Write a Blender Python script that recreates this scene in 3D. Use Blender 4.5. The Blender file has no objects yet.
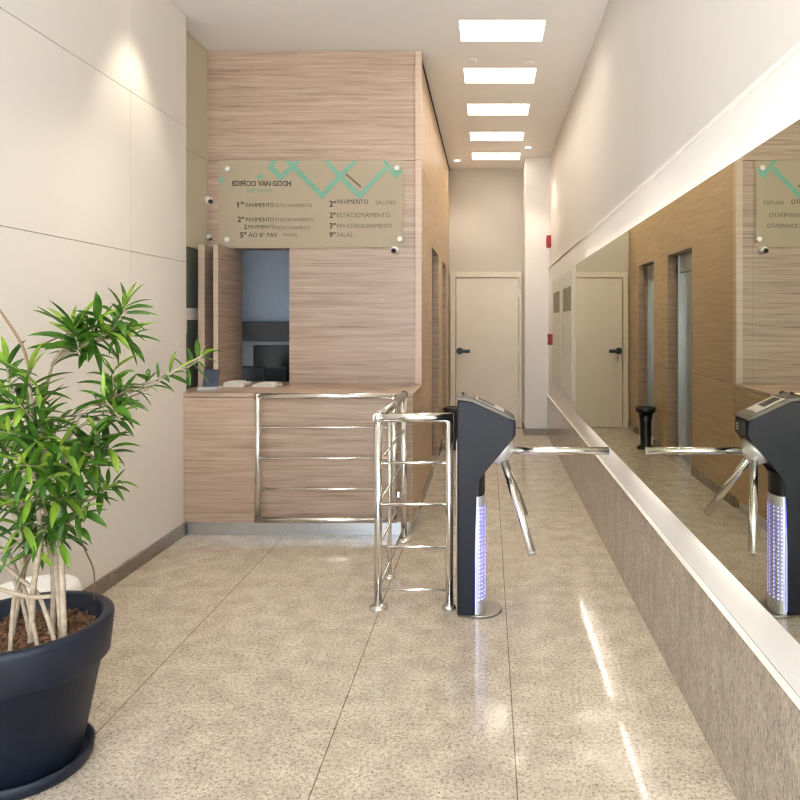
import bpy, bmesh, math, random
from mathutils import Vector, Matrix
rnd = random.Random(7)
S = bpy.context.scene
COL = S.collection
H = 1.45            # eye height; camera at the origin looking along +Y

# ------------------------------------------------------------------ materials
def srgb(r, g, b):
    f = lambda c: (c/255/12.92) if c/255 <= .04045 else ((c/255+.055)/1.055)**2.4
    return (f(r), f(g), f(b), 1)

def newmat(name):
    m = bpy.data.materials.new(name); m.use_nodes = True
    nt = m.node_tree; b = nt.nodes['Principled BSDF']
    return m, nt, b

def plain(name, col, rough=.5, metal=0, spec=.5, noise=.04, nscale=20, bump=0):
    m, nt, b = newmat(name)
    b.inputs['Roughness'].default_value = rough
    b.inputs['Metallic'].default_value = metal
    b.inputs['Specular IOR Level'].default_value = spec
    tc = nt.nodes.new('ShaderNodeTexCoord')
    n = nt.nodes.new('ShaderNodeTexNoise'); n.inputs['Scale'].default_value = nscale; n.inputs['Detail'].default_value = 4
    nt.links.new(tc.outputs['Object'], n.inputs['Vector'])
    r = nt.nodes.new('ShaderNodeValToRGB')
    r.color_ramp.elements[0].position = .3; r.color_ramp.elements[1].position = .7
    r.color_ramp.elements[0].color = tuple(c*(1-noise) for c in col[:3])+(1,)
    r.color_ramp.elements[1].color = tuple(min(1, c*(1+noise)) for c in col[:3])+(1,)
    nt.links.new(n.outputs['Fac'], r.inputs['Fac']); nt.links.new(r.outputs['Color'], b.inputs['Base Color'])
    if bump:
        bp = nt.nodes.new('ShaderNodeBump'); bp.inputs['Strength'].default_value = bump; bp.inputs['Distance'].default_value = .01
        nt.links.new(n.outputs['Fac'], bp.inputs['Height']); nt.links.new(bp.outputs['Normal'], b.inputs['Normal'])
    return m

def emit(name, col, strength):
    m, nt, b = newmat(name)
    b.inputs['Base Color'].default_value = (.8, .8, .8, 1)
    b.inputs['Emission Color'].default_value = col
    b.inputs['Emission Strength'].default_value = strength
    return m

def wood(name, lo, mid, hi, rough=.42):
    m, nt, b = newmat(name); N = nt.nodes.new; L = nt.links.new
    tc = N('ShaderNodeTexCoord')
    mp = N('ShaderNodeMapping'); mp.inputs['Scale'].default_value = (1.1, 1.1, 34)
    L(tc.outputs['Object'], mp.inputs['Vector'])
    n1 = N('ShaderNodeTexNoise'); n1.inputs['Scale'].default_value = 1.6; n1.inputs['Detail'].default_value = 7; n1.inputs['Roughness'].default_value = .62; n1.inputs['Distortion'].default_value = .35
    L(mp.outputs['Vector'], n1.inputs['Vector'])
    mp2 = N('ShaderNodeMapping'); mp2.inputs['Scale'].default_value = (4, 4, 160)
    L(tc.outputs['Object'], mp2.inputs['Vector'])
    n2 = N('ShaderNodeTexNoise'); n2.inputs['Scale'].default_value = 1.5; n2.inputs['Detail'].default_value = 3
    L(mp2.outputs['Vector'], n2.inputs['Vector'])
    mx = N('ShaderNodeMix'); mx.inputs['Factor'].default_value = .28
    L(n1.outputs['Fac'], mx.inputs['A']); L(n2.outputs['Fac'], mx.inputs['B'])
    r = N('ShaderNodeValToRGB'); e = r.color_ramp.elements
    e[0].position = .33; e[0].color = lo; e[1].position = .66; e[1].color = hi
    k = e.new(.48); k.color = mid
    L(mx.outputs['Result'], r.inputs['Fac']); L(r.outputs['Color'], b.inputs['Base Color'])
    b.inputs['Roughness'].default_value = rough
    return m

def granite(name, base, light, dark, rough, scale=75, amount=.6, seams=None, stretch=(1, 1, 1)):
    m, nt, b = newmat(name); N = nt.nodes.new; L = nt.links.new
    tc = N('ShaderNodeTexCoord')
    mp = N('ShaderNodeMapping'); mp.inputs['Scale'].default_value = stretch
    L(tc.outputs['Object'], mp.inputs['Vector'])
    v = mp.outputs['Vector']
    n1 = N('ShaderNodeTexNoise'); n1.inputs['Scale'].default_value = scale; n1.inputs['Detail'].default_value = 5; n1.inputs['Roughness'].default_value = .7
    L(v, n1.inputs['Vector'])
    r1 = N('ShaderNodeValToRGB'); e = r1.color_ramp.elements
    e[0].position = .33; e[0].color = dark; e[1].position = .68; e[1].color = light
    k = e.new(.45); k.color = base
    L(n1.outputs['Fac'], r1.inputs['Fac'])
    n2 = N('ShaderNodeTexNoise'); n2.inputs['Scale'].default_value = scale*.12; n2.inputs['Detail'].default_value = 3
    L(v, n2.inputs['Vector'])
    r2 = N('ShaderNodeValToRGB'); e = r2.color_ramp.elements
    e[0].position = .3; e[0].color = (.74, .73, .73, 1); e[1].position = .7; e[1].color = (1, 1, 1, 1)
    L(n2.outputs['Fac'], r2.inputs['Fac'])
    vo = N('ShaderNodeTexNoise'); vo.inputs['Scale'].default_value = scale*1.7; vo.inputs['Detail'].default_value = 2
    L(v, vo.inputs['Vector'])
    r3 = N('ShaderNodeValToRGB'); e = r3.color_ramp.elements
    e[0].position = .34; e[0].color = (1-amount, 1-amount, 1-amount, 1); e[1].position = .43; e[1].color = (1, 1, 1, 1)
    L(vo.outputs['Fac'], r3.inputs['Fac'])
    m1 = N('ShaderNodeMix'); m1.data_type = 'RGBA'; m1.blend_type = 'MULTIPLY'; m1.inputs[0].default_value = 1
    L(r1.outputs['Color'], m1.inputs[6]); L(r2.outputs['Color'], m1.inputs[7])
    m2 = N('ShaderNodeMix'); m2.data_type = 'RGBA'; m2.blend_type = 'MULTIPLY'; m2.inputs[0].default_value = 1
    L(m1.outputs[2], m2.inputs[6]); L(r3.outputs['Color'], m2.inputs[7])
    out = m2.outputs[2]
    if seams:                                    # joint lines between the stone slabs, at fixed places
        sx = N('ShaderNodeSeparateXYZ'); L(tc.outputs['Object'], sx.inputs[0])
        for ax, pos, w in seams:
            d = N('ShaderNodeMath'); d.operation = 'SUBTRACT'; d.inputs[1].default_value = pos
            L(sx.outputs[ax], d.inputs[0])
            a = N('ShaderNodeMath'); a.operation = 'ABSOLUTE'; L(d.outputs[0], a.inputs[0])
            c = N('ShaderNodeMath'); c.operation = 'LESS_THAN'; c.inputs[1].default_value = w
            L(a.outputs[0], c.inputs[0])
            mm = N('ShaderNodeMix'); mm.data_type = 'RGBA'; mm.blend_type = 'MULTIPLY'
            mm.inputs[7].default_value = (.38, .33, .28, 1)
            L(c.outputs[0], mm.inputs[0]); L(out, mm.inputs[6]); out = mm.outputs[2]
    L(out, b.inputs['Base Color'])
    b.inputs['Roughness'].default_value = rough
    return m

def glassy(name, tint, diff, fac, rough=.05, gloss=.05):
    """thin glass: mostly see-through, a little milky, with a glossy face"""
    m = bpy.data.materials.new(name); m.use_nodes = True; nt = m.node_tree; nt.nodes.clear()
    N = nt.nodes.new; L = nt.links.new
    o = N('ShaderNodeOutputMaterial'); t = N('ShaderNodeBsdfTransparent'); t.inputs[0].default_value = tint
    d = N('ShaderNodeBsdfDiffuse'); d.inputs[0].default_value = diff
    a = N('ShaderNodeMixShader'); a.inputs[0].default_value = fac
    L(t.outputs[0], a.inputs[1]); L(d.outputs[0], a.inputs[2])
    g = N('ShaderNodeBsdfGlossy'); g.inputs['Roughness'].default_value = rough
    bx = N('ShaderNodeMixShader'); bx.inputs[0].default_value = gloss; L(a.outputs[0], bx.inputs[1]); L(g.outputs[0], bx.inputs[2])
    L(bx.outputs[0], o.inputs[0])
    return m

M = {}
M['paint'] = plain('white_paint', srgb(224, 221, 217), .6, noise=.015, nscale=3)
M['paintgrey'] = plain('off_white_paint', srgb(205, 201, 196), .6, noise=.015, nscale=3)
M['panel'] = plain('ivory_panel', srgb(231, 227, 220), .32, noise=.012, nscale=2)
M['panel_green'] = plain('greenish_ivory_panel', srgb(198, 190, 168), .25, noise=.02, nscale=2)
M['ceil'] = plain('ceiling_paint', srgb(242, 242, 242), .75, noise=.01, nscale=3)
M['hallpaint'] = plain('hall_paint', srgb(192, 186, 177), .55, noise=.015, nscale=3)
M['door'] = plain('door_paint', srgb(216, 208, 194), .4, noise=.02, nscale=4)
M['wood'] = wood('pale_oak_laminate', srgb(128, 107, 93), srgb(164, 142, 125), srgb(184, 163, 145))
M['woodgold'] = wood('golden_oak_laminate', srgb(146, 121, 92), srgb(170, 143, 110), srgb(184, 159, 126))
M['woodedge'] = wood('pale_oak_edge', srgb(182, 159, 140), srgb(192, 170, 151), srgb(200, 179, 161))
M['floor'] = granite('beige_granite_floor', srgb(190, 177, 160), srgb(216, 206, 191), srgb(140, 124, 108), 0.10, 72, .52,
                     [(0, -1.38, .0022), (0, -.545, .0022), (0, .09, .0022), (1, 3.84, .0016), (1, 6.4, .002), (1, 1.28, .0016)])
M['granite'] = granite('grey_brown_granite', srgb(158, 147, 133), srgb(190, 179, 165), srgb(100, 90, 81), .16, 120, .3,
                       [(1, 1.55, .002), (1, 2.62, .002), (1, 3.7, .002), (1, 4.8, .002), (1, 5.9, .002), (1, 7, .002)], (1, 1, .45))
M['basegranite'] = granite('dark_granite_skirting', srgb(122, 110, 96), srgb(150, 138, 122), srgb(70, 62, 54), .25, 140, .3)
M['steel'] = plain('polished_steel', (.78, .76, .73, 1), .16, 1, noise=.02)
M['brushed'] = plain('brushed_steel', (.66, .65, .64, 1), .34, 1, noise=.05, nscale=60)
M['lift_steel'] = plain('lift_door_steel', (.55, .57, .60, 1), .34, 1, noise=.01, nscale=8)
M['plinth'] = plain('steel_plinth', (.62, .63, .65, 1), .3, 1, noise=.04)
M['basep'] = plain('dark_steel_plate', (.30, .28, .26, 1), .35, .8)
M['alu'] = plain('satin_aluminium', (.80, .80, .80, 1), .42, .75, noise=.03)
M['navy'] = plain('navy_powder_coat', srgb(17, 20, 31), .45, spec=.3, noise=.05, nscale=120)
M['lid'] = plain('bronze_grey_cover', srgb(78, 70, 62), .35, .3, noise=.05)
M['black'] = plain('black_plastic', srgb(20, 20, 21), .35, noise=.05)
M['gap'] = plain('shadow_gap_black', srgb(30, 26, 23), .8)
M['white'] = plain('white_plastic', srgb(232, 230, 226), .35, noise=.01)
M['paper'] = plain('white_paper', srgb(226, 222, 214), .8, noise=.02)
M['papergrey'] = plain('grey_print', srgb(150, 140, 126), .8, noise=.25, nscale=25)
M['red'] = plain('red_plastic', srgb(142, 14, 18), .4)
M['teal'] = plain('teal_vinyl', srgb(102, 154, 134), .45, noise=.06, nscale=30)
M['ink'] = plain('dark_ink', srgb(40, 38, 32), .6)
M['inkpale'] = plain('pale_ink', srgb(92, 85, 70), .6)
M['inkteal'] = plain('teal_ink', srgb(96, 142, 120), .6)
M['pot'] = plain('dark_blue_pot', srgb(18, 25, 40), .5, spec=.35, noise=.25, nscale=26, bump=.05)
M['bark'] = plain('bark_chips', srgb(108, 76, 52), .9, noise=.5, nscale=60, bump=.3)
M['stem'] = plain('grey_stem', srgb(166, 150, 130), .75, noise=.2, nscale=60, bump=.2)
M['twig'] = plain('brown_twig', srgb(120, 98, 76), .7, noise=.15, nscale=60)
M['wallblue'] = plain('slate_blue_paint', srgb(176, 186, 200), .6)
M['darkcab'] = plain('charcoal_laminate', srgb(52, 50, 50), .4)
M['greyframe'] = plain('grey_frame', srgb(190, 195, 200), .5)
M['screen'] = plain('black_screen', srgb(10, 10, 12), .3)
M['darkglass'] = plain('dark_glass', srgb(98, 104, 96), .35, spec=.5, noise=.1, nscale=3)
M['slate'] = plain('slate_blue_plastic', srgb(58, 66, 84), .4)
M['concrete'] = plain('pavement', srgb(196, 192, 186), .8, noise=.1, nscale=6)
M['cove'] = emit('cove_diffuser', (1, .90, .76, 1), 22)
M['led'] = emit('warm_led_strip', (1, .91, .80, 1), 32)
M['ledtop'] = emit('warm_top_led', (1, .91, .80, 1), 6)
M['bulb'] = emit('downlight_lens', (1, .88, .70, 1), 18)
M['ledspill'] = emit('blue_led_spill', (.03, .04, 1, 1), 1.6)
M['leddot'] = emit('white_blue_led', (.13, .17, 1, 1), 4.5)
M['signglass'] = glassy('milky_sign_glass', (1, 1, .975, 1), (.66, .57, .43, 1), .52, .10, 0)
M['signclear'] = glassy('sign_glass_edge', (.97, 1, .96, 1), (.46, .38, .27, 1), 0, .10, 0)
M['caseglass'] = glassy('clear_glass', (.96, .97, .95, 1), (.85, .85, .8, 1), 0, .02, .01)

def mirror_mat():
    m = bpy.data.materials.new('mirror_silvering'); m.use_nodes = True; nt = m.node_tree; nt.nodes.clear()
    o = nt.nodes.new('ShaderNodeOutputMaterial'); g = nt.nodes.new('ShaderNodeBsdfGlossy')
    g.inputs['Roughness'].default_value = 0.0; g.inputs[0].default_value = (.74, .75, .66, 1)
    nt.links.new(g.outputs[0], o.inputs[0]); return m
M['mirror'] = mirror_mat()

def leaf_mat(name, c1, c2):
    m, nt, b = newmat(name); N = nt.nodes.new; L = nt.links.new
    oi = N('ShaderNodeTexCoord'); n = N('ShaderNodeTexNoise'); n.inputs['Scale'].default_value = 14; n.inputs['Detail'].default_value = 2
    L(oi.outputs['Object'], n.inputs['Vector'])
    r = N('ShaderNodeValToRGB'); r.color_ramp.elements[0].color = c1; r.color_ramp.elements[1].color = c2
    r.color_ramp.elements[0].position = .3; r.color_ramp.elements[1].position = .7
    L(n.outputs['Fac'], r.inputs['Fac']); L(r.outputs['Color'], b.inputs['Base Color'])
    b.inputs['Roughness'].default_value = .38
    tr = N('ShaderNodeBsdfTranslucent'); L(r.outputs['Color'], tr.inputs[0])
    mx = N('ShaderNodeMixShader'); mx.inputs[0].default_value = .25
    o = nt.nodes['Material Output']
    L(b.outputs[0], mx.inputs[1]); L(tr.outputs[0], mx.inputs[2]); L(mx.outputs[0], o.inputs[0])
    return m
M['leaf'] = leaf_mat('green_leaf', srgb(38, 78, 20), srgb(80, 124, 34))
M['leafyoung'] = leaf_mat('young_leaf', srgb(94, 136, 36), srgb(144, 170, 58))

# ------------------------------------------------------------------ mesh helpers
class MB:
    def __init__(s): s.bm = bmesh.new()
    def box(s, x0, x1, y0, y1, z0, z1, bev=0):
        r = bmesh.ops.create_cube(s.bm, size=1)
        for v in r['verts']:
            v.co = Vector(((x0+x1)/2+v.co.x*(x1-x0), (y0+y1)/2+v.co.y*(y1-y0), (z0+z1)/2+v.co.z*(z1-z0)))
        if bev:
            es = list({e for v in r['verts'] for e in v.link_edges})
            bmesh.ops.bevel(s.bm, geom=es, offset=bev, segments=2, affect='EDGES', profile=.5)
        return s
    def tube(s, pts, rad, seg=12, caps=True, closed=False):
        pts = [Vector(p) for p in pts]; n = len(pts)
        rads = rad if isinstance(rad, (list, tuple)) else [rad]*n
        rings = []; ref = None
        for i, p in enumerate(pts):
            a = pts[max(i-1, 0)]; b = pts[min(i+1, n-1)]; t = (b-a).normalized()
            if ref is None:
                ref = t.orthogonal().normalized()
            ref = (ref - t*ref.dot(t))
            if ref.length < 1e-6: ref = t.orthogonal()
            ref.normalize(); bi = t.cross(ref)
            rings.append([s.bm.verts.new(p+(ref*math.cos(2*math.pi*k/seg)+bi*math.sin(2*math.pi*k/seg))*rads[i]) for k in range(seg)])
        for i in range(n-1):
            for k in range(seg):
                f = s.bm.faces.new((rings[i][k], rings[i][(k+1) % seg], rings[i+1][(k+1) % seg], rings[i+1][k])); f.smooth = True
        if caps:
            s.bm.faces.new(rings[0][::-1]); s.bm.faces.new(rings[-1])
        return s
    def lathe(s, prof, c=(0, 0, 0), seg=48, axis=None):
        """prof = [(radius, height)...] around +Z (or axis) through c"""
        q = Vector((0, 0, 1)).rotation_difference(Vector(axis).normalized()) if axis else None
        rings = []
        for r, h in prof:
            ring = []
            for k in range(seg):
                v = Vector((r*math.cos(2*math.pi*k/seg), r*math.sin(2*math.pi*k/seg), h))
                if q: v = q @ v
                ring.append(s.bm.verts.new(v+Vector(c)))
            rings.append(ring)
        for i in range(len(rings)-1):
            for k in range(seg):
                f = s.bm.faces.new((rings[i][k], rings[i][(k+1) % seg], rings[i+1][(k+1) % seg], rings[i+1][k])); f.smooth = True
        s.bm.faces.new(rings[0][::-1]); s.bm.faces.new(rings[-1])
        return s
    def prism(s, poly, y0, y1, bev=0, plane='xz'):
        def P(a, b, t): return (a, t, b) if plane == 'xz' else (a, b, t)
        A = [s.bm.verts.new(P(a, b, y0)) for a, b in poly]; B = [s.bm.verts.new(P(a, b, y1)) for a, b in poly]
        n = len(poly); fs = [s.bm.faces.new(A), s.bm.faces.new(B[::-1])]
        for i in range(n):
            fs.append(s.bm.faces.new((A[i], B[i], B[(i+1) % n], A[(i+1) % n])))
        if bev:
            es = list({e for f in fs for e in f.edges})
            bmesh.ops.bevel(s.bm, geom=es, offset=bev, segments=3, affect='EDGES', profile=.5)
        return s
    def build(s, name, mat, parent=None, kind=None):
        bmesh.ops.recalc_face_normals(s.bm, faces=s.bm.faces)
        me = bpy.data.meshes.new(name); s.bm.to_mesh(me); s.bm.free()
        for m in (mat if isinstance(mat, (list, tuple)) else [mat]): me.materials.append(m)
        o = bpy.data.objects.new(name, me); COL.objects.link(o)
        if parent:
            o.parent = parent
            pw = parent
            off = Vector((0, 0, 0))
            while pw: off += Vector(pw.location); pw = pw.parent
            me.transform(Matrix.Translation(-off))
        if kind: o['kind'] = kind
        return o

def thing(name, label, cat, loc, group=None):
    o = bpy.data.objects.new(name, None); COL.objects.link(o); o.empty_display_size = .1
    o.location = loc; o['label'] = label; o['category'] = cat
    if group: o['group'] = group
    return o
def tag(o, label, cat, group=None):
    o['label'] = label; o['category'] = cat
    if group: o['group'] = group
    return o
def struct(name, mb, mat, parent=None):
    return mb.build(name, mat, parent, None if parent else 'structure')

# ------------------------------------------------------------------ setting
CZ = 3.54                     # ceiling height
XL, XL2 = -2.065, -2.164      # left wall, and its set-back end
XR = .79                      # upper right wall
YB, YP = 9.6, 5.4             # end wall of the corridor, front of the reception wall
Y0 = -1.0                     # street front, open glazing behind the photographer
struct('floor', MB().box(-2.6, 1.0, Y0, YB+.15, -.12, 0), M['floor'])
struct('ground', MB().box(-9, 9, Y0-9, Y0-.001, -.14, -.02), M['concrete'])

mb = MB()                                             # cladding panels with open joints
ys = [Y0, 2.4, 4.04, 4.79]; zs = [0, 1.857, 2.78, CZ]
for i in range(3):
    for j in range(3):
        mb.box(XL-.03, XL, ys[i]+.0018, ys[i+1]-(.0018 if i < 2 else 0), zs[j]+.0018, zs[j+1]-.0018)
wl = struct('wall_left', mb, M['panel'])
struct('backing', MB().box(XL-.2, XL-.0305, Y0, 4.788, 0, CZ), M['gap'], wl)
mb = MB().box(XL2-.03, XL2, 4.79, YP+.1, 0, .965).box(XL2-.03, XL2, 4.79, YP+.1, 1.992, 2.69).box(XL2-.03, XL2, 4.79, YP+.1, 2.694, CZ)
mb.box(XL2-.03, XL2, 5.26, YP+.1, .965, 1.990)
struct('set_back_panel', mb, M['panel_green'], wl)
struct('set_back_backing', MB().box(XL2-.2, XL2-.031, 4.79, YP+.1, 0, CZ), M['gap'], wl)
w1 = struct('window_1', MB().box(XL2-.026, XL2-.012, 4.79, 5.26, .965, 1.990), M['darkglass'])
struct('crossbar', MB().box(XL2-.012, XL2+.004, 4.80, 5.26, 1.462, 1.548).box(XL2-.012, XL2+.004, 4.99, 5.02, 1.37, 1.462), M['paint'], w1)
struct('baseboard_left', MB().box(XL, XL+.012, Y0, 4.742, 0, .082), M['basegranite'])

# reception wall: laminate boards with joints on a dark backing
mb = MB().box(XL2, -.564, YP, YP+.018, 2.6965, CZ-.004)
mb.box(-1.532, -.564, YP, YP+.018, .94, 2.692).box(XL2, -1.532, YP, YP+.018, 2.016, 2.692)
mb.box(-1.532, -1.5135, YP+.018, YP+.16, .966, 2.016)                 # reveal of the hatch
mb.box(XL2, -1.532, YP+.018, YP+.16, 2.016, 2.035)
wb = struct('wall_reception', mb, M['wood'])
struct('backing', MB().box(XL2, -.57, YP+.019, YP+.1, 2.036, CZ).box(-1.512, -.57, YP+.019, YP+.1, .94, 2.036).box(XL2, -.57, YP+.019, YP+.1, 0, .92), M['gap'], wb)
struct('corner_trim', MB().box(-.560, -.512, YP-.012, YP+.05, .966, 2.6925).box(-.560, -.512, YP-.012, YP+.05, 2.6965, CZ-.004), M['woodedge'], wb)

# booth interior behind the hatch
struct('wall_booth', MB().box(-2.42, -.75, 6.72, 6.8, 0, CZ).box(-2.5, -2.42, YP+.1, 6.8, 0, CZ).box(-.75, -.70, YP+.1, 6.8, 0, CZ), M['wallblue'])
t = thing('wall_cupboard', 'charcoal cupboard band on the slate blue wall seen through the hatch', 'cupboard', (-1.9, 6.6, 1.27))
MB().box(-2.40, -1.3, 6.50, 6.719, 1.268, 1.452, .004).build('body', M['darkcab'], t)
t = thing('television', 'black screen in a wide grey surround seen through the hatch', 'television', (-1.95, 6.68, .8))
MB().box(-2.335, -1.25, 6.675, 6.719, .70, 1.262, .004).build('surround', M['greyframe'], t)
MB().box(-2.235, -1.33, 6.66, 6.6745, .76, 1.225, .003).build('screen', M['screen'], t)

# corridor wall with two lift openings
XH = -.53
lifts = [(6.60, 7.55), (8.13, 8.98)]; LZ = 2.18
def pieces(mb, d0, d1, x0, x1):
    y = YP+.0505
    for a, b in lifts:
        for z0, z1 in ((0, .963), (.966, 2.6925), (2.6965, CZ-.03)):
            mb.box(x0, x1, y, a, z0, z1)
        mb.box(x0, x1, a, b, LZ, 2.6925).box(x0, x1, a, b, 2.6965, CZ-.03)
        y = b
    for z0, z1 in ((0, .963), (.966, 2.6925), (2.6965, CZ-.03)):
        mb.box(x0, x1, y, YB, z0, z1)
    return mb
wh = struct('wall_hall', pieces(MB(), 0, 0, XH-.02, XH), M['woodgold'])
mb = MB(); y = YP+.0505
for a, b in lifts:
    mb.box(XH-.165, XH-.021, y, a, 0, CZ); mb.box(XH-.165, XH-.021, a, b, LZ+.002, CZ); y = b
mb.box(XH-.165, XH-.021, y, YB, 0, CZ)
struct('backing', mb, M['gap'], wh)
mb = MB()
for a, b in lifts:
    mb.box(XH-.16, XH-.0005, a, a+.022, 0, LZ).box(XH-.16, XH-.0005, b-.022, b, 0, LZ).box(XH-.16, XH-.0005, a+.022, b-.022, LZ-.022, LZ)
struct('lift_jamb', mb, M['wood'], wh)
for i, (a, b) in enumerate(lifts):
    d = struct('door_%d' % (i+2), MB().box(XH-.20, XH-.165, a, b, 0, LZ), M['gap'])
    struct('lift_frame', MB().box(XH-.165, XH-.10, a+.023, a+.075, 0, LZ-.023).box(XH-.165, XH-.10, b-.075, b-.023, 0, LZ-.023).box(XH-.165, XH-.115, a+.076, b-.076, 1.97, LZ-.023), M['lift_steel'], d)
    m_ = (a+b)/2
    for y0_, y1_, dx in ((a+.076, m_+.08, .012), (m_+.082, b-.076, 0)):
        struct('lift_leaf', MB().box(XH-.163, XH-.145+dx, y0_, y1_, .006, 1.968, .002), M['lift_steel'], d)
mb = MB(); y = YP+.06
for a, b in lifts:
    mb.box(XH, XH+.012, y, a, 0, .08); y = b
mb.box(XH, XH+.012, y, YB, 0, .08)
struct('baseboard_hall', mb, M['basegranite'])
struct('shadow_gap_strip', MB().box(XH-.02, XH+.006, YP+.052, YB, CZ-.028, CZ-.001), M['gap'])  # black strip painted in for the shade of the groove under the ceiling

# end wall, pillar and door
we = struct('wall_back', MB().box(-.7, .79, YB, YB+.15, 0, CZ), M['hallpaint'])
pl = struct('wall_pillar', MB().box(.475, XR-.0005, 8.94, YB-.001, 0, CZ-.001), M['paint'])
struct('baseboard_pillar', MB().box(.463, .764, 8.928, 8.9395, 0, .085).box(.463, .4745, 8.9395, YB-.03, 0, .085), M['basegranite'])
dr = struct('door_1', MB().box(-.435, .415, YB-.038, YB-.002, .008, 2.045, .003), M['door'])
struct('door_frame', MB().box(-.515, -.445, YB-.05, YB-.001, 0, 2.13, .004).box(.425, .462, YB-.05, YB-.001, 0, 2.13, .004).box(-.444, .424, YB-.05, YB-.001, 2.052, 2.13, .004), M['door'], dr)
hd = struct('door_handle', MB().lathe([(.045, 0), (.045, .014)], (-.385, YB-.038, 1.05), 20, (0, -1, 0)).tube([(-.385, YB-.045, 1.05), (-.385, YB-.09, 1.05)], .011).box(-.40, -.245, YB-.105, YB-.078, 1.026, 1.070, .006), M['black'], dr)
struct('lock', MB().lathe([(.018, 0), (.018, .01), (.012, .014)], (-.385, YB-.038, .945), 16, (0, -1, 0)).box(-.392, -.378, YB-.052, YB-.038, .90, .94), M['brushed'], dr)
struct('hinge', MB().box(.415, .425, YB-.05, YB-.036, 1.80, 1.90).box(.415, .425, YB-.05, YB-.036, .3, .4).box(.415, .425, YB-.05, YB-.036, 1.05, 1.15), M['brushed'], dr)

# right wall, its lit backing panel and granite dado
wr = struct('wall_right', MB().box(XR, XR+.16, Y0, YB, 0, CZ-.001), M['paintgrey'])
struct('backing_panel', MB().box(.775, XR-.0005, Y0, 8.9395, .517, 2.125), M['paint'], wr)
struct('panel_bead', MB().box(.765, XR-.0005, Y0, 8.9395, 2.1255, 2.141, .003), M['paint'], wr)
struct('trim_2', MB().box(.755, XR-.001, Y0, 8.927, 0, .51, .002), M['granite'])
struct('dado_edge_glint', MB().box(.753, XR-.0155, Y0, 8.927, .5105, .516, .001), M['panel'], wr)  # pale strip added to paint the lit, reflecting top edge of the granite

# ceiling with its five cove openings
hx0, hx1 = -.20, .40
far = [5.216, 6.134, 7.085, 8.083, 9.036]; HL = .36
holes = [(f-HL, f) for f in far]
mb = MB().box(-2.6, hx0, Y0, YB+.15, CZ, CZ+.05).box(hx1, .95, Y0, YB+.15, CZ, CZ+.05)
y = Y0
for a, b in holes:
    mb.box(hx0, hx1, y, a, CZ, CZ+.05); y = b
mb.box(hx0, hx1, y, YB+.15, CZ, CZ+.05)
ce = struct('ceiling', mb, M['ceil'])
ordw = ['first ceiling light over the corridor mouth, largest of the row', 'second ceiling light counted from the corridor mouth', 'middle ceiling light in the row of five', 'fourth ceiling light, next to the one nearest the end wall', 'smallest ceiling light, nearest the end wall']
for (a, b), w in zip(holes, ordw):
    t = thing('ceiling_light', w+', a bright sunk rectangle', 'ceiling light', ((hx0+hx1)/2, (a+b)/2, CZ), 'row of sunk ceiling lights')
    m0 = MB(); z0, z1 = CZ+.051, CZ+.24
    m0.box(hx0-.02, hx0, a, b, z0, z1).box(hx1, hx1+.02, a, b, z0, z1).box(hx0-.02, hx1+.02, a-.02, a, z0, z1).box(hx0-.02, hx1+.02, b, b+.02, z0, z1).box(hx0-.02, hx1+.02, a-.02, b+.02, z1, z1+.02)
    m0.build('housing', M['ceil'], t)
    MB().box(hx0+.01, hx1-.01, a+.03, b-.03, z1-.02, z1-.004).build('diffuser', M['cove'], t)

def downlight(x, y, label, power, size=80, blend=.6, tilt=(0, 0)):
    t = thing('downlight', label, 'downlight', (x, y, CZ), 'small round downlights')
    MB().lathe([(.05, -.006), (.052, 0), (.038, 0), (.036, -.004)], (x, y, CZ-.0005), 28).build('trim_ring', M['white'], t)
    MB().lathe([(.034, -.003), (.034, 0)], (x, y, CZ-.004), 24).build('lens', M['bulb'], t)
    li = bpy.data.lights.new('lamp', 'SPOT'); li.energy = power; li.color = (1, .87, .70); li.spot_size = math.radians(size); li.spot_blend = blend; li.shadow_soft_size = .035
    lo = bpy.data.objects.new('lamp', li); COL.objects.link(lo); lo.parent = t; lo.location = (0, 0, -.03); lo.rotation_euler = (math.radians(tilt[0]), math.radians(tilt[1]), 0)
downlight(-.40, 9.06, 'lit downlight beside the last cove, near the lift wall', 20, 100)
downlight(.48, 8.38, 'lit downlight near the pillar top on the right', 40, 90)
downlight(-1.80, 4.04, 'downlight grazing the left panelled wall', 50, 66)
downlight(-1.15, 3.5, 'downlight above the open floor before the counter', 60, 90)
downlight(.12, 3.3, 'unseen downlight added above the turnstile lane', 50, 62)  # made-up lamp out of view, added to brighten the lane
for x, y, w in ((-.13, 5.60, 'left'), (.33, 5.66, 'right'), (-.13, 6.55, 'left'), (.33, 6.62, 'right')):
    o = MB().lathe([(.045, 0), (.045, -.004), (.03, -.006)], (x, y, CZ), 24).build('ceiling_disc', M['ceil'])
    tag(o, 'faint unlit white disc on the %s of the %s slat between the ceiling lights' % (w, 'first' if y < 6 else 'second'), 'ceiling fitting', 'unlit ceiling discs')

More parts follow.
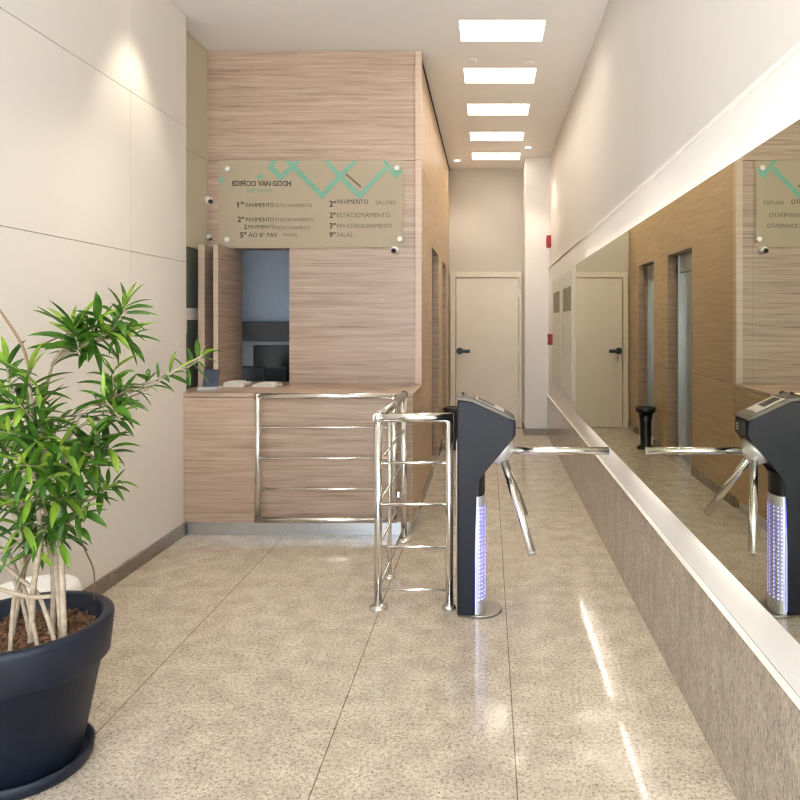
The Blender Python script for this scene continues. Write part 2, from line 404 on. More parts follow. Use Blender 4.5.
# ------------------------------------------------------------------ mirrors
marks = [.75, 1.85, 2.81, 3.95, 5.57]
ml = ['mirror pane nearest the camera, on the right frame edge', 'mirror pane reflecting the black turnstile and wooden corner', 'mirror pane reflecting the steel lift doors', 'farthest mirror pane reflecting the pale end door']
for i in range(4):
    a, b = marks[i]+.0003, marks[i+1]-.0003
    t = thing('mirror_panel', ml[i], 'mirror', (.70, (a+b)/2, .725), 'mirror panes along the right wall')
    MB().box(.700, .714, a, b, .725, 1.905).build('mirror_glass', M['mirror'], t)
    y1 = b-(.10 if i == 3 else 0)
    MB().box(.7145, .7745, a, y1, .80, 1.83).build('back_frame', M['gap'], t)
    e0, e1 = a+.14, b-.14
    MB().box(.722, .727, e0, e1, .737, .757).build('light_strip', M['led'], t)
    MB().box(.7145, .750, a+.01, b-.01, 1.872, 1.884).build('light_strip', M['ledtop'], t)
    if i == 3: MB().box(.7145, .717, b-.03, b-.01, .80, 1.83).build('light_strip', M['led'], t)

# glazed notice cases beyond the mirrors
for y0_, y1_, lab in ((6.37, 7.24, 'glazed notice case beside the mirror, on the right wall'), (7.40, 8.28, 'glazed notice case by the pillar, under the red box')):
    t = thing('notice_case', lab, 'notice board', (.75, (y0_+y1_)/2, .72), 'glazed notice cases')
    MB().box(.768, .7745, y0_, y1_, .725, 1.92, .002).build('back_board', M['paint'], t)
    MB().box(.7665, .7678, y0_+.06, y1_-.06, 1.25, 1.60).build('notice', M['paper'], t)
    MB().box(.7655, .7664, y0_+.10, y1_-.10, 1.55, 1.78).build('notice_header', M['papergrey'], t)
    MB().box(.7605, .7635, y0_-.01, y1_+.01, .715, 1.925).build('glass_cover', M['caseglass'], t)
    for yy in (y0_+.03, y1_-.03):
        for zz in (.76, 1.88): MB().tube([(.7638, yy, zz), (.7678, yy, zz)], .008, 10).build('standoff', M['steel'], t)

for y, z0, z1, xx, lab in ((8.80, 2.38, 2.53, XR, 'small red box high up on the right wall'), (8.44, 1.17, 1.30, .775, 'small red call point at chest height by the notice case')):
    t = thing('fire_alarm', lab, 'fire alarm', (xx, y, z0))
    MB().box(xx-.055, xx-.0005, y-.055, y+.055, z0, z1, .006).build('case', M['red'], t)
    MB().box(xx-.06, xx-.055, y-.025, y+.025, (z0+z1)/2-.03, (z0+z1)/2+.03, .002).build('button', M['white'] if z0 < 2 else M['red'], t)

# ------------------------------------------------------------------ reception counter
FY = 4.743
t = thing('reception_counter', 'pale wood grained reception counter under the hatch', 'counter', (-1.29, FY, 0))
MB().box(XL+.001, -.514, FY+.004, YP-.014, .09, .935).build('front_panel', M['wood'], t)
MB().box(-.5135, -.509, FY+.004, YP-.014, .09, .935).build('side_panel', M['woodgold'], t)
mb = MB().box(XL+.001, -.508, FY, YP-.013, .938, .965, .003).box(XL2+.002, XL, 4.792, YP-.013, .928, .965).box(XL2+.002, -1.534, YP-.012, YP+.28, .928, .965)
mb.build('counter_top', M['wood'], t)
MB().box(XL+.001, -.530, FY+.02, YP-.014, 0, .089).build('plinth', M['plinth'], t)

# folding leaves of the hatch
def leaf(x0, x1, y0, y1, label):
    t = thing('hatch_leaf', label, 'shutter', ((x0+x1)/2, y0, .966), 'folded hatch leaves')
    MB().box(x0, x1, y0+.004, y1, .966, 2.013, .001).build('leaf_board', M['wood'], t)
    MB().box(x0, x1, y0, y0+.0035, .966, 2.013).build('leaf_edge', M['woodedge'], t)
leaf(-2.118, -2.072, 5.115, 5.38, 'outer wooden hatch leaf folded forward by the left wall')
leaf(-2.007, -1.972, 5.115, 5.62, 'inner wooden hatch leaf standing beside the dark booth opening')

# things on the counter
def papers(x0, x1, y0, y1, n, label, z=.9655):
    t = thing('paper_stack', label, 'papers', ((x0+x1)/2, y0, z), 'paper stacks on the counter')
    for k in range(n):
        j = rnd.uniform(-.012, .012); sh = rnd.uniform(0, .03)*(1 if k > n/2 else 0)
        MB().box(x0+j+sh, x1+j-sh*2, y0+abs(j), y1+j, z+k*.0095, z+k*.0095+.009, .001).build('booklet', M['paper'], t)
papers(-2.0+.045, -1.80, 5.16, 5.34, 4, 'left pile of white booklets on the counter, near the hatch leaves')
papers(-1.73, -1.56, 5.16, 5.34, 3, 'right pile of white papers on the counter, below the screen')
t = thing('leaning_stand', 'slate blue panel leaning on a pale base at the counter end', 'stand', (-2.10, 5.0, .9655))
MB().box(-2.05, -1.92, 4.93, 5.06, .9655, .985, .003).build('base', M['greyframe'], t)
m0 = MB(); m0.box(-2.042, -1.928, 5.0, 5.012, 0, .125, .003)
bmesh.ops.transform(m0.bm, matrix=Matrix.Translation((0, 5.0, .986)) @ Matrix.Rotation(math.radians(-14), 4, 'X') @ Matrix.Translation((0, -5.0, 0)), verts=m0.bm.verts)
m0.build('panel', M['slate'], t)
# booth chair
CH = -.19
t = thing('office_chair', 'black office chair back standing behind the counter in the booth', 'chair', (-1.76+CH, 5.98, 0))
MB().box(-1.97+CH, -1.76+CH, 6.10, 6.16, .62, 1.06, .02).build('backrest', M['black'], t)
MB().box(-2.02+CH, -1.60+CH, 5.78, 6.14, .44, .52, .03).build('seat', M['black'], t)
MB().box(-1.75+CH, -1.55+CH, 6.05, 6.11, .66, 1.05, .015).build('side_cushion', M['black'], t)
MB().tube([(-1.8+CH, 5.96, .03), (-1.8+CH, 5.96, .46)], .03).lathe([(.24, 0), (.24, .02), (.05, .06)], (-1.8+CH, 5.96, 0), 20).build('pedestal', M['black'], t)
MB().tube([(-1.86+CH, 6.12, .48), (-1.86+CH, 6.12, .7)], .02).build('back_support', M['black'], t)
MB().tube([(-1.64+CH, 6.08, .48), (-1.64+CH, 6.08, .7)], .02).build('back_support', M['black'], t)

# ------------------------------------------------------------------ glass sign
SX0, SX1, SZ0, SZ1, SY = -2.058, -.651, 2.016, 2.684, 5.352
t = thing('glass_sign', 'wide milky glass directory sign with teal zigzag above the hatch', 'sign', ((SX0+SX1)/2, SY, SZ0))
MB().box(SX0, SX1, SY, SY+.008, SZ0+.006, SZ1).build('glass_plate', [M['signclear'], M['signglass']], t)
for pf in t.children[0].data.polygons:
    if pf.normal.y < -.9: pf.material_index = 1          # the frosted face
KS = SY/700
def sp(px, py): return ((px-488)*KS, H-(py-321.5)*KS)
for px, py in ((228, 169), (227.5, 239.5), (397, 168), (400, 239)):
    x, z = sp(px, py)
    MB().lathe([(.008, -.038), (.008, 0), (.021, .0005), (.021, .010), (.017, .014)], (x, SY-.0002, z), 24, (0, -1, 0)).build('standoff', M['white'], t)
NB = [0]
def band(pts, w, mat):
    P = [Vector(sp(*p)) for p in pts]; m = MB()
    def nrm(a, b): d = (b-a).normalized(); return Vector((-d.y, d.x))
    L_, R_ = [], []
    for i, p in enumerate(P):
        if i == 0: n = nrm(P[0], P[1]); k = 1
        elif i == len(P)-1: n = nrm(P[-2], P[-1]); k = 1
        else:
            n1, n2 = nrm(P[i-1], p), nrm(p, P[i+1]); n = (n1+n2).normalized(); k = 1/max(.4, n.dot(n1))
        L_.append(p+n*w/2*k); R_.append(p-n*w/2*k)
    q = [(v.x, min(v.y, SZ1-.001)) for v in L_+R_[::-1]]
    NB[0] += 1; y = SY-.0006-NB[0]*.0003
    m.prism(q, y-.0002, y); m.build('zigzag_or_shade_band', mat, t)
for pts, w in (([(274.5, 159), (270.5, 167.5), (281, 177.5), (293, 166), (299, 159)], .036),
               ([(287, 159.5), (293, 166), (322, 195.5), (340, 176.5), (355, 160)], .036),
               ([(326, 159), (340, 176), (359.5, 196), (386, 168)], .036),
               ([(384, 159), (396, 175.5), (401, 169.5)], .036),
               ([(219.8, 181.5), (224, 178)], .034), ([(258, 178.5), (263, 175)], .03)):
    band(pts, w, M['teal'])
band([(346, 174), (361, 187)], .014, M['inkpale'])  # grey stroke painting a shadowy reflection on the glass, not a printed band
def text(s, px, py, hpx, wpx, mat, bold=0):
    cu = bpy.data.curves.new('lettering', 'FONT'); cu.body = s; cu.size = 1; cu.extrude = 0; cu.offset = bold; cu.resolution_u = 3
    o = bpy.data.objects.new('lettering', cu); COL.objects.link(o)
    dg = bpy.context.evaluated_depsgraph_get(); dg.update()
    me = bpy.data.meshes.new_from_object(o.evaluated_get(dg)); COL.objects.unlink(o); bpy.data.objects.remove(o)
    xs_ = [v.co.x for v in me.vertices]; w = max(xs_)-min(xs_); x0_ = min(xs_)
    x, z = sp(px, py); sxx = wpx*KS/w; sz = hpx*KS/.72
    for v in me.vertices: v.co = Vector((x+(v.co.x-x0_)*sxx, SY-.0018, z+v.co.y*sz))
    m = MB(); m.bm.from_mesh(me)
    r = bmesh.ops.extrude_face_region(m.bm, geom=list(m.bm.faces))
    for g in r['geom']:
        if isinstance(g, bmesh.types.BMVert): g.co.y += .0012
    m.build('lettering', mat, t)
text('EDIFÍCIO VAN GOGH', 232, 186, 5.4, 59, M['ink'], .008)
text('BEM VINDO', 247, 192.3, 3.8, 25, M['inkteal'])
text('1º', 237.5, 207.3, 5.6, 6.5, M['ink'], .008); text('PAVIMENTO', 246, 207.2, 4.4, 28, M['ink']); text('ESTACIONAMENTO', 276, 207, 3.6, 36, M['inkpale'])
text('2º', 237.5, 222, 5.6, 6.5, M['ink'], .008); text('PAVIMENTO', 246, 221.6, 4.4, 28, M['ink']); text('ESTACIONAMENTO', 275.5, 221.3, 3.6, 38, M['inkpale'])
text('2', 244, 229, 4.6, 3, M['ink'], .008); text('PAVIMENTO', 248.5, 228.5, 3.8, 27, M['ink']); text('ESTACIONAMENTO', 276.5, 229.4, 3.4, 34, M['inkpale'])
text('5º', 240, 237.5, 5.6, 6.5, M['ink'], .008); text('AO 8º PAV', 248.5, 237, 4.6, 29, M['ink']); text('SALAS', 283, 236, 3, 14, M['inkpale'])
text('2º', 329.5, 206.5, 6, 6.5, M['ink'], .008); text('PAVIMENTO', 337, 203.8, 4.6, 31, M['ink']); text('SALÕES', 375.5, 204.4, 4, 20.5, M['inkpale'])
text('2º', 329.5, 217.6, 5.4, 6.2, M['ink'], .008); text('ESTACIONAMENTO', 337, 217.2, 4.8, 53, M['inkpale'])
text('3º', 329.5, 228.2, 5.4, 6.2, M['ink'], .008); text('PAV ESTACIONAMENTO', 337, 227.8, 4.4, 55, M['inkpale'])
text('9º', 329.5, 237, 5.2, 6.2, M['ink'], .008); text('SALAS', 337, 236.6, 4.4, 15.5, M['inkpale'])

# small wall devices
def camera_dome(px, py, yface, r, label, aim):
    k = yface/700; x, z = (px-488)*k, H-(py-321.5)*k
    t = thing('security_camera', label, 'security camera', (x, yface, z), 'white security devices on the reception wall')
    MB().lathe([(r*1.05, 0), (r*1.05, .012), (r*.7, .018)], (x, yface-.0005, z), 28, (0, -1, 0)).build('mount', M['white'], t)
    c = Vector((x, yface-.014-r*.8, z))
    prof = [(r*math.cos(a), r*math.sin(a)) for a in [math.radians(q) for q in range(-88, 89, 11)]]
    MB().lathe(prof, c, 28, (0, -1, 0)).build('ball', M['white'], t)
    d = Vector(aim).normalized()
    MB().lathe([(r*.62, 0), (r*.62, .012), (r*.45, .016)], c+d*r*.76, 20, d).build('lens', M['black'], t)
camera_dome(395.3, 250.5, YP, .030, 'white ball camera with black lens under the sign corner', (-.15, -1, -.25))
camera_dome(209.5, 200.5, YP, .028, 'white round device left of the sign at mid height', (1, -.3, -.6))
camera_dome(210, 237, YP, .020, 'small white round device left of the sign, just above the leaves', (.6, .5, -1))

# ------------------------------------------------------------------ steel railing and gate
RX, Y1, Y2 = -.555, 3.54, 4.62; RR = .021
t = thing('steel_railing', 'polished steel railing beside the turnstile with floor flanges', 'railing', (RX, Y1, 0))
XE = -.195
for x, y, zt in ((RX, Y1, .95), (XE, Y1, .95), (RX, Y2, .95), (RX, 3.95, .955)):
    thin = (y == 3.95)
    p = MB().tube([(x, y, .004), (x, y, zt)], .011 if thin else RR*.95, 16).build('post', M['steel'], t)
    fr = .028 if thin else (.036 if x == XE else .046)
    MB().lathe([(fr, 0), (fr, .008), (fr*.75, .016), (fr*.5, .024)], (x, y, .0005), 28).build('flange', M['steel'], p)
MB().tube([(RX, Y1, .965), (XE+.02, Y1, .965)], .024, 18).build('top_rail', M['steel'], t)
MB().tube([(RX, Y1-.02, .965), (RX, Y2+.02, .965)], .024, 18).build('top_rail', M['steel'], t)
MB().lathe([(.012, -.026), (.026, -.018), (.03, 0), (.026, .018), (.012, .026)], (RX, Y1, .963), 20).build('corner_ball', M['steel'], t)
MB().lathe([(.026, 0), (.026, .01)], (RX, Y2+.02, .965), 16, (0, 1, 0)).build('rail_cap', M['black'], t)
for z in (.736, .526, .311, .094):
    MB().tube([(RX, Y1, z), (XE, Y1, z)], .008, 12).build('bar', M['steel'], t)
    MB().tube([(RX, Y1, z), (RX, Y2, z)], .008, 12).build('bar', M['steel'], t)
GX0, GX1, GY = -1.532, -.625, 4.66
t = thing('swing_gate', 'polished steel swing gate folded in front of the wooden counter', 'gate', (GX1, GY, .12))
fr = .02
MB().tube([(GX0, GY, .128), (GX0, GY, .97)], fr, 16).build('side_tube', M['steel'], t)
MB().tube([(GX1, GY, .128), (GX1, GY, .97)], fr, 16).build('side_tube', M['steel'], t)
MB().tube([(GX0-fr, GY, .953), (GX1+fr, GY, .953)], fr, 16).build('top_tube', M['steel'], t)
MB().tube([(GX0-fr, GY, .130), (GX1+fr, GY, .130)], fr, 16).build('bottom_tube', M['steel'], t)
for z in (.745, .54, .335):
    MB().tube([(GX0, GY, z), (GX1, GY, z)], .008, 12).build('bar', M['steel'], t)
MB().box(GX1+.02, GX1+.04, GY-.012, GY+.012, .28, .32, .003).build('hinge', M['steel'], t)

# ------------------------------------------------------------------ turnstile
TY0, TY1 = 3.42, 3.60
t = thing('turnstile', 'navy tripod turnstile with blue lit column and chrome arms', 'turnstile', (-.10, 3.51, 0))
MB().prism([(-.151, .012), (-.064, .012), (-.064, .655), (-.040, .700), (.109, .859), (.133, .887), (.131, .962), (.106, .973), (-.081, 1.060), (-.151, 1.066)], TY0, TY1, .010).build('housing', M['navy'], t)
ld = MB().prism([(-.156, 1.067), (-.081, 1.0615), (.106, .9745), (.134, .963), (.134, .971), (.108, .988), (-.078, 1.077), (-.156, 1.083)], TY0-.003, TY1+.003, .003).build('lid', M['lid'], t)
d = Vector((.187, 0, -.088)).normalized(); nrm = Vector((-d.z, 0, d.x)); nrm = nrm if nrm.z > 0 else -nrm
def onlid(s0, s1, y0, y1, th, name, mat, lift=0):
    m = MB(); o0 = Vector((-.078, 0, 1.0775))
    poly = [o0+d*s0+nrm*lift, o0+d*s1+nrm*lift, o0+d*s1+nrm*(lift+th), o0+d*s0+nrm*(lift+th)]
    m.prism([(p.x, p.z) for p in poly], y0, y1, .001); return m.build(name, mat, ld)
onlid(.02, .175, TY0+.02, TY1-.02, .002, 'display_bezel', M['brushed'])
onlid(.03, .12, TY0+.05, TY1-.05, .002, 'display', M['screen'], .0022)
onlid(.13, .168, TY0+.04, TY1-.04, .002, 'card_pad', M['white'], .0022)
MB().box(-.130, -.118, TY0+.08, TY0+.10, 1.0835, 1.098, .001).build('key_switch', M['black'], ld)
rd = MB().box(.1335, .137, TY0+.02, TY1-.02, .890, .958, .001).build('reader_face', M['black'], t)
m0 = MB()
for k in range(3): m0.box(.1372, .138, 3.53, 3.56, .905+k*.013, .914+k*.013)
m0.build('pictogram', M['white'], rd)
MB().box(-.1565, -.1515, TY0+.03, TY1-.03, .012, .86, .001).build('back_plate', M['basep'], t)
MB().lathe([(.105, .0005), (.105, .010), (.10, .012)], (-.035, 3.52, 0), 40).build('base_plate', M['basep'], t)
# half-round column
def halfround(z0, z1, xb, ex, y0, y1):
    n = 14; c = (y0+y1)/2; h = (y1-y0)/2
    return [(xb, y0)]+[(xb+ex*math.sin(math.pi*k/n)**.7, c-h*math.cos(math.pi*k/n)) for k in range(1, n)]+[(xb, y1)]
MB().prism(halfround(0, 0, -.065, .050, TY0+.012, TY1-.012), .592, .70, 0, 'xy').build('column_top', M['black'], t)
lp = MB().prism(halfround(0, 0, -.065, .053, TY0+.010, TY1-.010), .013, .59, 0, 'xy').build('light_panel', M['alu'], t)
MB().box(-.0635, -.0585, TY0+.002, TY0+.0095, .03, .58).build('led_spill_strip', M['ledspill'], lp)  # glowing strip added to paint LED light spilling onto the navy edge
m0 = MB(); cy = 3.51; hh = (TY1-TY0)/2-.010
for r_ in range(24):
    for a in (18, 36, 60, 90, 120, 144, 162):
        A = math.radians(a); x = -.065+.053*math.sin(A)**.7; y = cy-hh*math.cos(A)
        nn = Vector((math.sin(A)*hh, -math.cos(A)*.053*1.3, 0)).normalized()
        m0.lathe([(.0042, 0), (.003, .0014)], Vector((x, y, .085+r_*.0195)), 8, nn)
m0.build('led_dots', M['leddot'], lp, 'stuff')
O = Vector((.065, 3.51, .802)); ax = Vector((1, 0, -1)).normalized()
MB().lathe([(.078, -.012), (.078, .004), (.070, .020), (.058, .040), (.046, .052), (.02, .058)], O-ax*.002, 32, ax).build('hub', M['alu'], t)
for v in (Vector((1, 0, 0)), Vector((.25, -.612, -.75)), Vector((.25, .612, -.75))):
    a = MB().tube([O+v*.02, O+v*.54], .0195, 20).build('arm', M['steel'], t)
    MB().lathe([(.0195, 0), (.019, .004), (.012, .007)], O+v*.5402, 18, v).build('end_cap', M['brushed'], a)

# ------------------------------------------------------------------ bin in the corridor
bx, by = -.40, 8.0
t = thing('pedestal_bin', 'black pedestal bin with flared top by the lift wall', 'bin', (bx, by, 0))
MB().lathe([(.10, .0005), (.10, .02), (.062, .05), (.06, .30), (.08, .40)], (bx, by, 0), 28).build('body', M['black'], t)
MB().lathe([(.081, .4005), (.112, .425), (.116, .47), (.105, .475), (.09, .455)], (bx, by, 0), 28).build('rim', M['black'], t)

# ------------------------------------------------------------------ potted plant
PX, PY = -1.515, 2.285
t = MB().lathe([(.19, .0005), (.200, .014), (.204, .045), (.195, .047), (.188, .02), (.18, .015)], (PX, PY, 0), 56).build('plant_saucer', M['pot'])
tag(t, 'dark blue round saucer on the floor under the big plant pot', 'saucer')
t = thing('potted_plant', 'leafy green shrub in a big dark blue pot by the left wall', 'potted plant', (PX, PY, .0155))
MB().lathe([(.158, .0155), (.168, .03), (.226, .330), (.240, .335), (.250, .345), (.262, .458), (.260, .470), (.254, .475), (.231, .473), (.226, .466), (.219, .385), (.19, .38)], (PX, PY, 0), 64).build('pot', M['pot'], t)
m0 = MB()
prof = [(.2175, .388), (.2175, .412), (.16, .418), (.08, .422), (.01, .423)]
m0.lathe(prof, (PX, PY, 0), 40)
for k in range(520):
    r_ = .206*math.sqrt(rnd.random()); a = rnd.uniform(0, 6.28); s_ = rnd.uniform(.006, .016)
    c = Vector((PX+r_*math.cos(a), PY+r_*math.sin(a), .420+rnd.uniform(0, .012)))
    rr = bmesh.ops.create_cube(m0.bm, size=1)
    mt = Matrix.Translation(c) @ Matrix.Rotation(rnd.uniform(0, 6.28), 4, Vector((rnd.random(), rnd.random(), rnd.random()+.1)).normalized()) @ Matrix.Diagonal((s_*1.6, s_, s_*.5, 1))
    bmesh.ops.transform(m0.bm, matrix=mt, verts=rr['verts'])
m0.build('bark_mulch', M['bark'], t)

def wp(px, py, y): return Vector(((px-488)*y/700, y, H-(py-321.5)*y/700))
def bez(pts, n=8):
    out = []
    P = [pts[0]]+list(pts)+[pts[-1]]
    for i in range(1, len(P)-2):
        for k in range(n):
            u = k/n; a, b, c, e = P[i-1], P[i], P[i+1], P[i+2]
            out.append(.5*((2*b)+(c-a)*u+(2*a-5*b+4*c-e)*u*u+(3*b-a-3*c+e)*u**3))
    out.append(pts[-1]); return out
def add_leaf(bm, base, dirv, L, W, droop, young):
    d = dirv.normalized(); up = Vector((0, 0, 1))
    side = d.cross(up)
    if side.length < .05: side = d.orthogonal()
    side.normalize()
    q = Matrix.Rotation(rnd.uniform(-.7, .7), 3, d); side = q @ side
    n = 8; p = base.copy(); prev = None
    for i in range(n):
        u = i/(n-1)
        w = W*(math.sin(math.pi*min(1, u*.93+.05))**.8)*(1-.25*u) if i < n-1 else .0004
        if i == 0: w = W*.18
        nrm_ = side.cross(d).normalized()
        fold = nrm_*w*.28
        cur = [bm.verts.new(p-side*w*.5+fold), bm.verts.new(p), bm.verts.new(p+side*w*.5+fold)]
        if prev:
            for k in range(2):
                f = bm.faces.new((prev[k], prev[k+1], cur[k+1], cur[k])); f.smooth = True; f.material_index = young
        prev = cur
        p = p+d*L/(n-1)
        d = (d+Vector((0, 0, -1))*droop*(1/(n-1))).normalized()
# tuft: px, py, depth, direction of the shoot (dx, dy, dz), leaves, leaf length m, spread along shoot, parent trunk
tufts = [
 (73, 326, 2.32, (-.1, -.2, 1), 30, .118, .10, 1), (98, 318, 2.36, (.3, .1, .8), 15, .10, .09, 1),
 (127, 305, 2.42, (.5, .1, .9), 26, .105, .11, 1), (110, 333, 2.38, (.6, -.2, .2), 22, .11, .12, 1),
 (132, 336, 2.42, (.8, 0, .1), 14, .10, .08, 1),
 (113, 372, 2.30, (.1, -.2, 1), 22, .105, .11, 2), (128, 390, 2.36, (.7, -.1, .3), 20, .10, .12, 2),
 (104, 398, 2.24, (-.2, -.5, .7), 20, .105, .10, 2), (118, 412, 2.32, (.5, -.3, .2), 20, .105, .10, 2),
 (150, 386, 2.50, (.9, .1, .3), 14, .085, .12, 2), (178, 370, 2.56, (.9, .1, .4), 12, .085, .12, 2), (205, 354, 2.62, (.8, .1, .6), 20, .085, .09, 2),
 (28, 372, 2.22, (0, -.2, 1), 18, .12, .10, 0), (6, 362, 2.30, (-.2, 0, 1), 16, .12, .10, 0), (38, 390, 2.16, (.3, -.4, .6), 16, .11, .10, 0),
 (2, 395, 2.20, (-.3, -.4, .6), 22, .11, .12, 0), (20, 405, 2.10, (.1, -.7, .5), 24, .115, .12, 0), (45, 415, 2.20, (.5, -.4, .4), 22, .105, .12, 0),
 (8, 432, 2.08, (-.2, -.8, .3), 22, .115, .12, 0), (35, 440, 2.10, (.3, -.8, .3), 22, .115, .12, 0), (62, 446, 2.14, (.7, -.5, .2), 18, .11, .12, 0),
 (98, 432, 2.26, (.4, -.4, .5), 22, .105, .11, 2), (84, 452, 2.20, (.1, -.7, .3), 22, .11, .12, 2), (112, 448, 2.30, (.8, -.2, .1), 18, .10, .12, 2),
 (70, 470, 2.14, (.2, -.8, .1), 20, .11, .12, 3), (100, 466, 2.26, (.6, -.4, .1), 16, .105, .12, 3),
 (22, 465, 2.06, (0, -.8, .2), 22, .115, .12, 0), (48, 478, 2.08, (.3, -.8, .1), 20, .11, .12, 3), (2, 470, 2.12, (-.4, -.6, .2), 18, .11, .12, 4),
 (118, 482, 2.34, (.8, 0, .35), 18, .09, .10, 3), (106, 490, 2.30, (.5, -.2, .3), 10, .085, .08, 3),
 (82, 508, 2.22, (.4, -.4, .3), 20, .10, .10, 3), (78, 528, 2.26, (.6, -.2, -.1), 14, .095, .10, 3), (56, 500, 2.16, (.2, -.7, .1), 20, .11, .12, 3),
 (30, 500, 2.10, (-.1, -.8, .1), 20, .11, .12, 4), (8, 505, 2.14, (-.3, -.6, .1), 20, .11, .12, 4), (18, 530, 2.16, (0, -.7, -.1), 20, .11, .11, 4),
 (42, 532, 2.18, (.2, -.7, -.1), 18, .105, .10, 4), (60, 545, 2.22, (.3, -.5, -.2), 12, .10, .10, 4), (4, 552, 2.2, (-.2, -.6, -.2), 14, .105, .10, 4), (32, 556, 2.22, (0, -.5, -.3), 12, .10, .10, 4),
 (58, 425, 2.46, (.2, .4, .6), 18, .11, .12, 1), (30, 430, 2.5, (0, .5, .5), 18, .11, .12, 1), (60, 490, 2.5, (.2, .6, .2), 16, .11, .12, 3), (20, 480, 2.55, (0, .6, .2), 18, .11, .12, 4), (40, 525, 2.5, (.1, .6, 0), 14, .11, .12, 4),
 (-30, 380, 2.3, (-.5, 0, .8), 22, .115, .12, 5), (-50, 420, 2.25, (-.7, -.2, .5), 22, .115, .12, 5), (-28, 440, 2.15, (-.4, -.6, .3), 22, .115, .12, 5), (-60, 470, 2.25, (-.8, -.2, .2), 20, .11, .12, 5), (-30, 500, 2.15, (-.4, -.6, .1), 20, .11, .12, 5), (-60, 520, 2.3, (-.7, 0, .1), 18, .11, .12, 5), (-40, 350, 2.4, (-.4, .3, .9), 18, .115, .12, 5), (-35, 470, 2.5, (-.4, .6, .3), 18, .11, .12, 5),
]
trunks = [
 [wp(30, 625, 2.30), wp(32, 585, 2.27), wp(40, 540, 2.22), wp(36, 480, 2.18), wp(34, 430, 2.18), wp(30, 395, 2.2)],
 [wp(60, 622, 2.32), wp(55, 570, 2.33), wp(50, 520, 2.36), wp(38, 465, 2.38), wp(42, 410, 2.38), wp(52, 365, 2.36)],
 [wp(62, 625, 2.30), wp(60, 560, 2.30), wp(58, 500, 2.30), wp(68, 440, 2.28), wp(80, 415, 2.28), wp(95, 406, 2.3)],
 [wp(50, 622, 2.36), wp(52, 575, 2.35), wp(48, 530, 2.30), wp(56, 500, 2.26), wp(70, 482, 2.25)],
 [wp(10, 624, 2.34), wp(18, 590, 2.34), wp(26, 555, 2.30), wp(20, 520, 2.26), wp(16, 480, 2.26)],
 [wp(-10, 622, 2.36), wp(-14, 570, 2.34), wp(-20, 500, 2.32), wp(-24, 440, 2.32), wp(-30, 400, 2.34)],
]
stem_mb = [MB() for _ in trunks]; curves = []
for i, P in enumerate(trunks):
    P[0].z = .415; P[0].y -= .07; P[1].y -= .04; P[0].x += .05; P[1].x += .03
    c = bez(P, 8); curves.append(c); n = len(c)
    stem_mb[i].tube(c, [.0098*(1-.5*k/n)+(.003 if k < 2 else 0) for k in range(n)], 10)
# low crossing stems
for k_, pts in enumerate(([wp(54, 618, 2.26), wp(40, 598, 2.24), wp(22, 580, 2.24), wp(0, 562, 2.2), wp(-16, 540, 2.2)], [wp(52, 596, 2.22), wp(30, 597, 2.2), wp(10, 592, 2.2), wp(-6, 588, 2.2)], [wp(36, 622, 2.24), wp(28, 600, 2.26), wp(18, 575, 2.28), wp(6, 548, 2.26)], [wp(8, 626, 2.22), wp(14, 600, 2.24), wp(22, 570, 2.26), wp(22, 540, 2.22)], [wp(30, 620, 2.28), wp(22, 600, 2.3), wp(14, 580, 2.32)])):
    if k_ in (0, 2, 3, 4): pts[0].z = .417; pts[0].y -= .05; pts[0].x += .04
    stem_mb[[2, 2, 3, 4, 4][k_]].tube(bez(pts, 6), .0066, 8)
MB().tube(bez([wp(30, 372, 2.22), wp(22, 345, 2.26), wp(8, 322, 2.3), wp(-8, 300, 2.34)], 6), .0045, 7).build('twig', M['twig'], t)
MB().tube(bez([wp(78, 535, 2.26), wp(86, 552, 2.32), wp(94, 572, 2.38), wp(94, 600, 2.42)], 6), .0025, 6).build('twig', M['twig'], t)
MB().tube(bez([wp(36, 348, 2.36), wp(50, 341, 2.36), wp(72, 332, 2.32)], 6), .003, 6).build('twig', M['twig'], t)
MB().tube(bez([wp(60, 418, 2.3), wp(74, 414, 2.3), wp(95, 404, 2.3)], 6), .002, 6).build('twig', M['twig'], t)
for (px, py, y, dv, n, L, spread, tr) in tufts:
    tip = wp(px, py, y); dv = Vector(dv).normalized()
    c = curves[tr]
    j = min(range(len(c)), key=lambda q: (c[q]-tip).length + max(0, c[q].z-tip.z+.06)*2.5)
    root = c[j]
    mid = (root+tip)/2 - dv*(tip-root).length*.18 + Vector((0, 0, .015))
    start = tip-dv*spread
    pth = bez([root, mid, start, tip], 6)
    if px in (126, 150, 178, 205): pass
    n = max(9, int(n*(.9 if py < 345 else .66))); nn_ = len(pth); stem_mb[tr].tube(pth, [.0062-.0042*k/nn_ for k in range(nn_)], 7)
    lm = MB(); az = rnd.uniform(0, 6.28)
    a1 = dv.orthogonal().normalized(); a2 = dv.cross(a1)
    for k in range(n):
        u = k/(n-1); az += 2.4+rnd.uniform(-.3, .3)
        pos = start.lerp(tip, u)
        open_ = math.radians(92-58*u+rnd.uniform(-14, 14))
        rad = a1*math.cos(az)+a2*math.sin(az)
        dd = dv*math.cos(open_)+rad*math.sin(open_)
        dd.z += rnd.uniform(-.1, .2)
        LL = L*(1.12 if py < 345 else 1)*(.72+.45*math.sin(math.pi*min(1, .25+u*.6)))*rnd.uniform(.7, 1.12)
        young = 1 if (u > .72 and rnd.random() < .6) or rnd.random() < .06 else 0
        add_leaf(lm.bm, pos, dd, LL, LL*rnd.uniform(.17, .26), rnd.uniform(.1, .9), young)
    o = lm.build('leaf_tuft', [M['leaf'], M['leafyoung']], t)
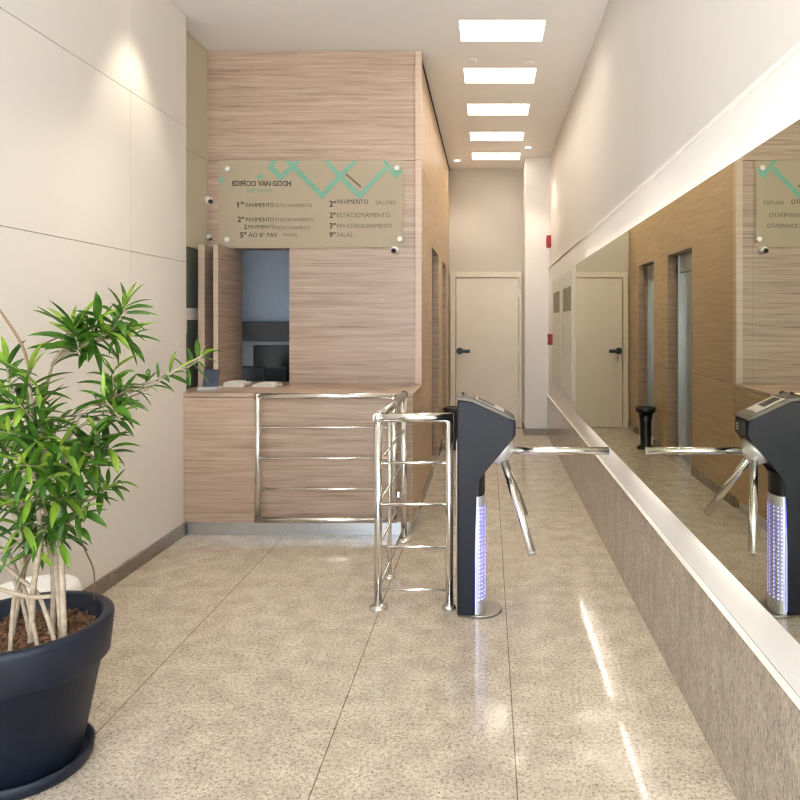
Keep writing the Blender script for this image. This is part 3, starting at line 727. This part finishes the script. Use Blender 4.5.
# long arching branch carrying the outermost shoots
stem_mb[2].tube(bez([wp(95, 406, 2.3), wp(118, 400, 2.4), wp(142, 392, 2.48), wp(170, 374, 2.55), wp(205, 354, 2.62)], 8), .0035, 7)
stem_mb[1].tube(bez([wp(52, 365, 2.36), wp(62, 350, 2.34), wp(85, 338, 2.36), wp(108, 332, 2.4), (wp(126, 312, 2.42))], 8), .0045, 7)
for m_ in stem_mb: m_.build('stem', M['stem'], t)

# pale pot tucked behind the big one
t = thing('white_planter', 'white rounded planter rim showing behind the dark blue pot', 'planter', (-1.82, 2.80, 0))
MB().lathe([(.10, .0005), (.13, .06), (.165, .30), (.168, .36), (.158, .385), (.135, .388), (.12, .36), (.05, .35)], (-1.82, 2.80, 0), 40).build('bowl', M['white'], t)

# ------------------------------------------------------------------ daylight from the street, camera, output
w = bpy.data.worlds.new('daylight'); S.world = w; w.use_nodes = True
bg = w.node_tree.nodes['Background']; bg.inputs[0].default_value = (.82, .91, 1, 1); bg.inputs[1].default_value = 5.0
sl = bpy.data.lights.new('sun', 'SUN'); sl.energy = 120; sl.color = (1, .98, .95); sl.angle = math.radians(.5)  # added so the sunlit pavement outside bounces light onto the ceiling
so = bpy.data.objects.new('sun', sl); COL.objects.link(so); so.rotation_euler = (math.radians(-38), 0, 0); so.location = (0, -4, 12)
cd = bpy.data.cameras.new('camera'); cam = bpy.data.objects.new('camera', cd); COL.objects.link(cam)
cam.location = (0, 0, H); cam.rotation_euler = (math.radians(90), 0, 0)
cd.sensor_width = 36; cd.lens = 700/800*36; cd.shift_x = -.11; cd.shift_y = -.098; cd.clip_start = .05
S.camera = cam
S.cycles.use_denoising = True; S.cycles.denoising_prefilter = 'NONE'; S.cycles.denoising_quality = 'HIGH'; S.cycles.pixel_filter_type = 'BLACKMAN_HARRIS'; S.cycles.filter_width = 1.2
S.cycles.max_bounces = 10; S.cycles.diffuse_bounces = 8; S.cycles.glossy_bounces = 6; S.cycles.transparent_max_bounces = 12
S.cycles.sample_clamp_indirect = 6; S.cycles.caustics_reflective = False; S.cycles.caustics_refractive = False
S.view_settings.view_transform = 'Standard'; S.view_settings.look = 'None'; S.view_settings.gamma = 1
S.view_settings.use_curve_mapping = False
S.view_settings.exposure = 0.25
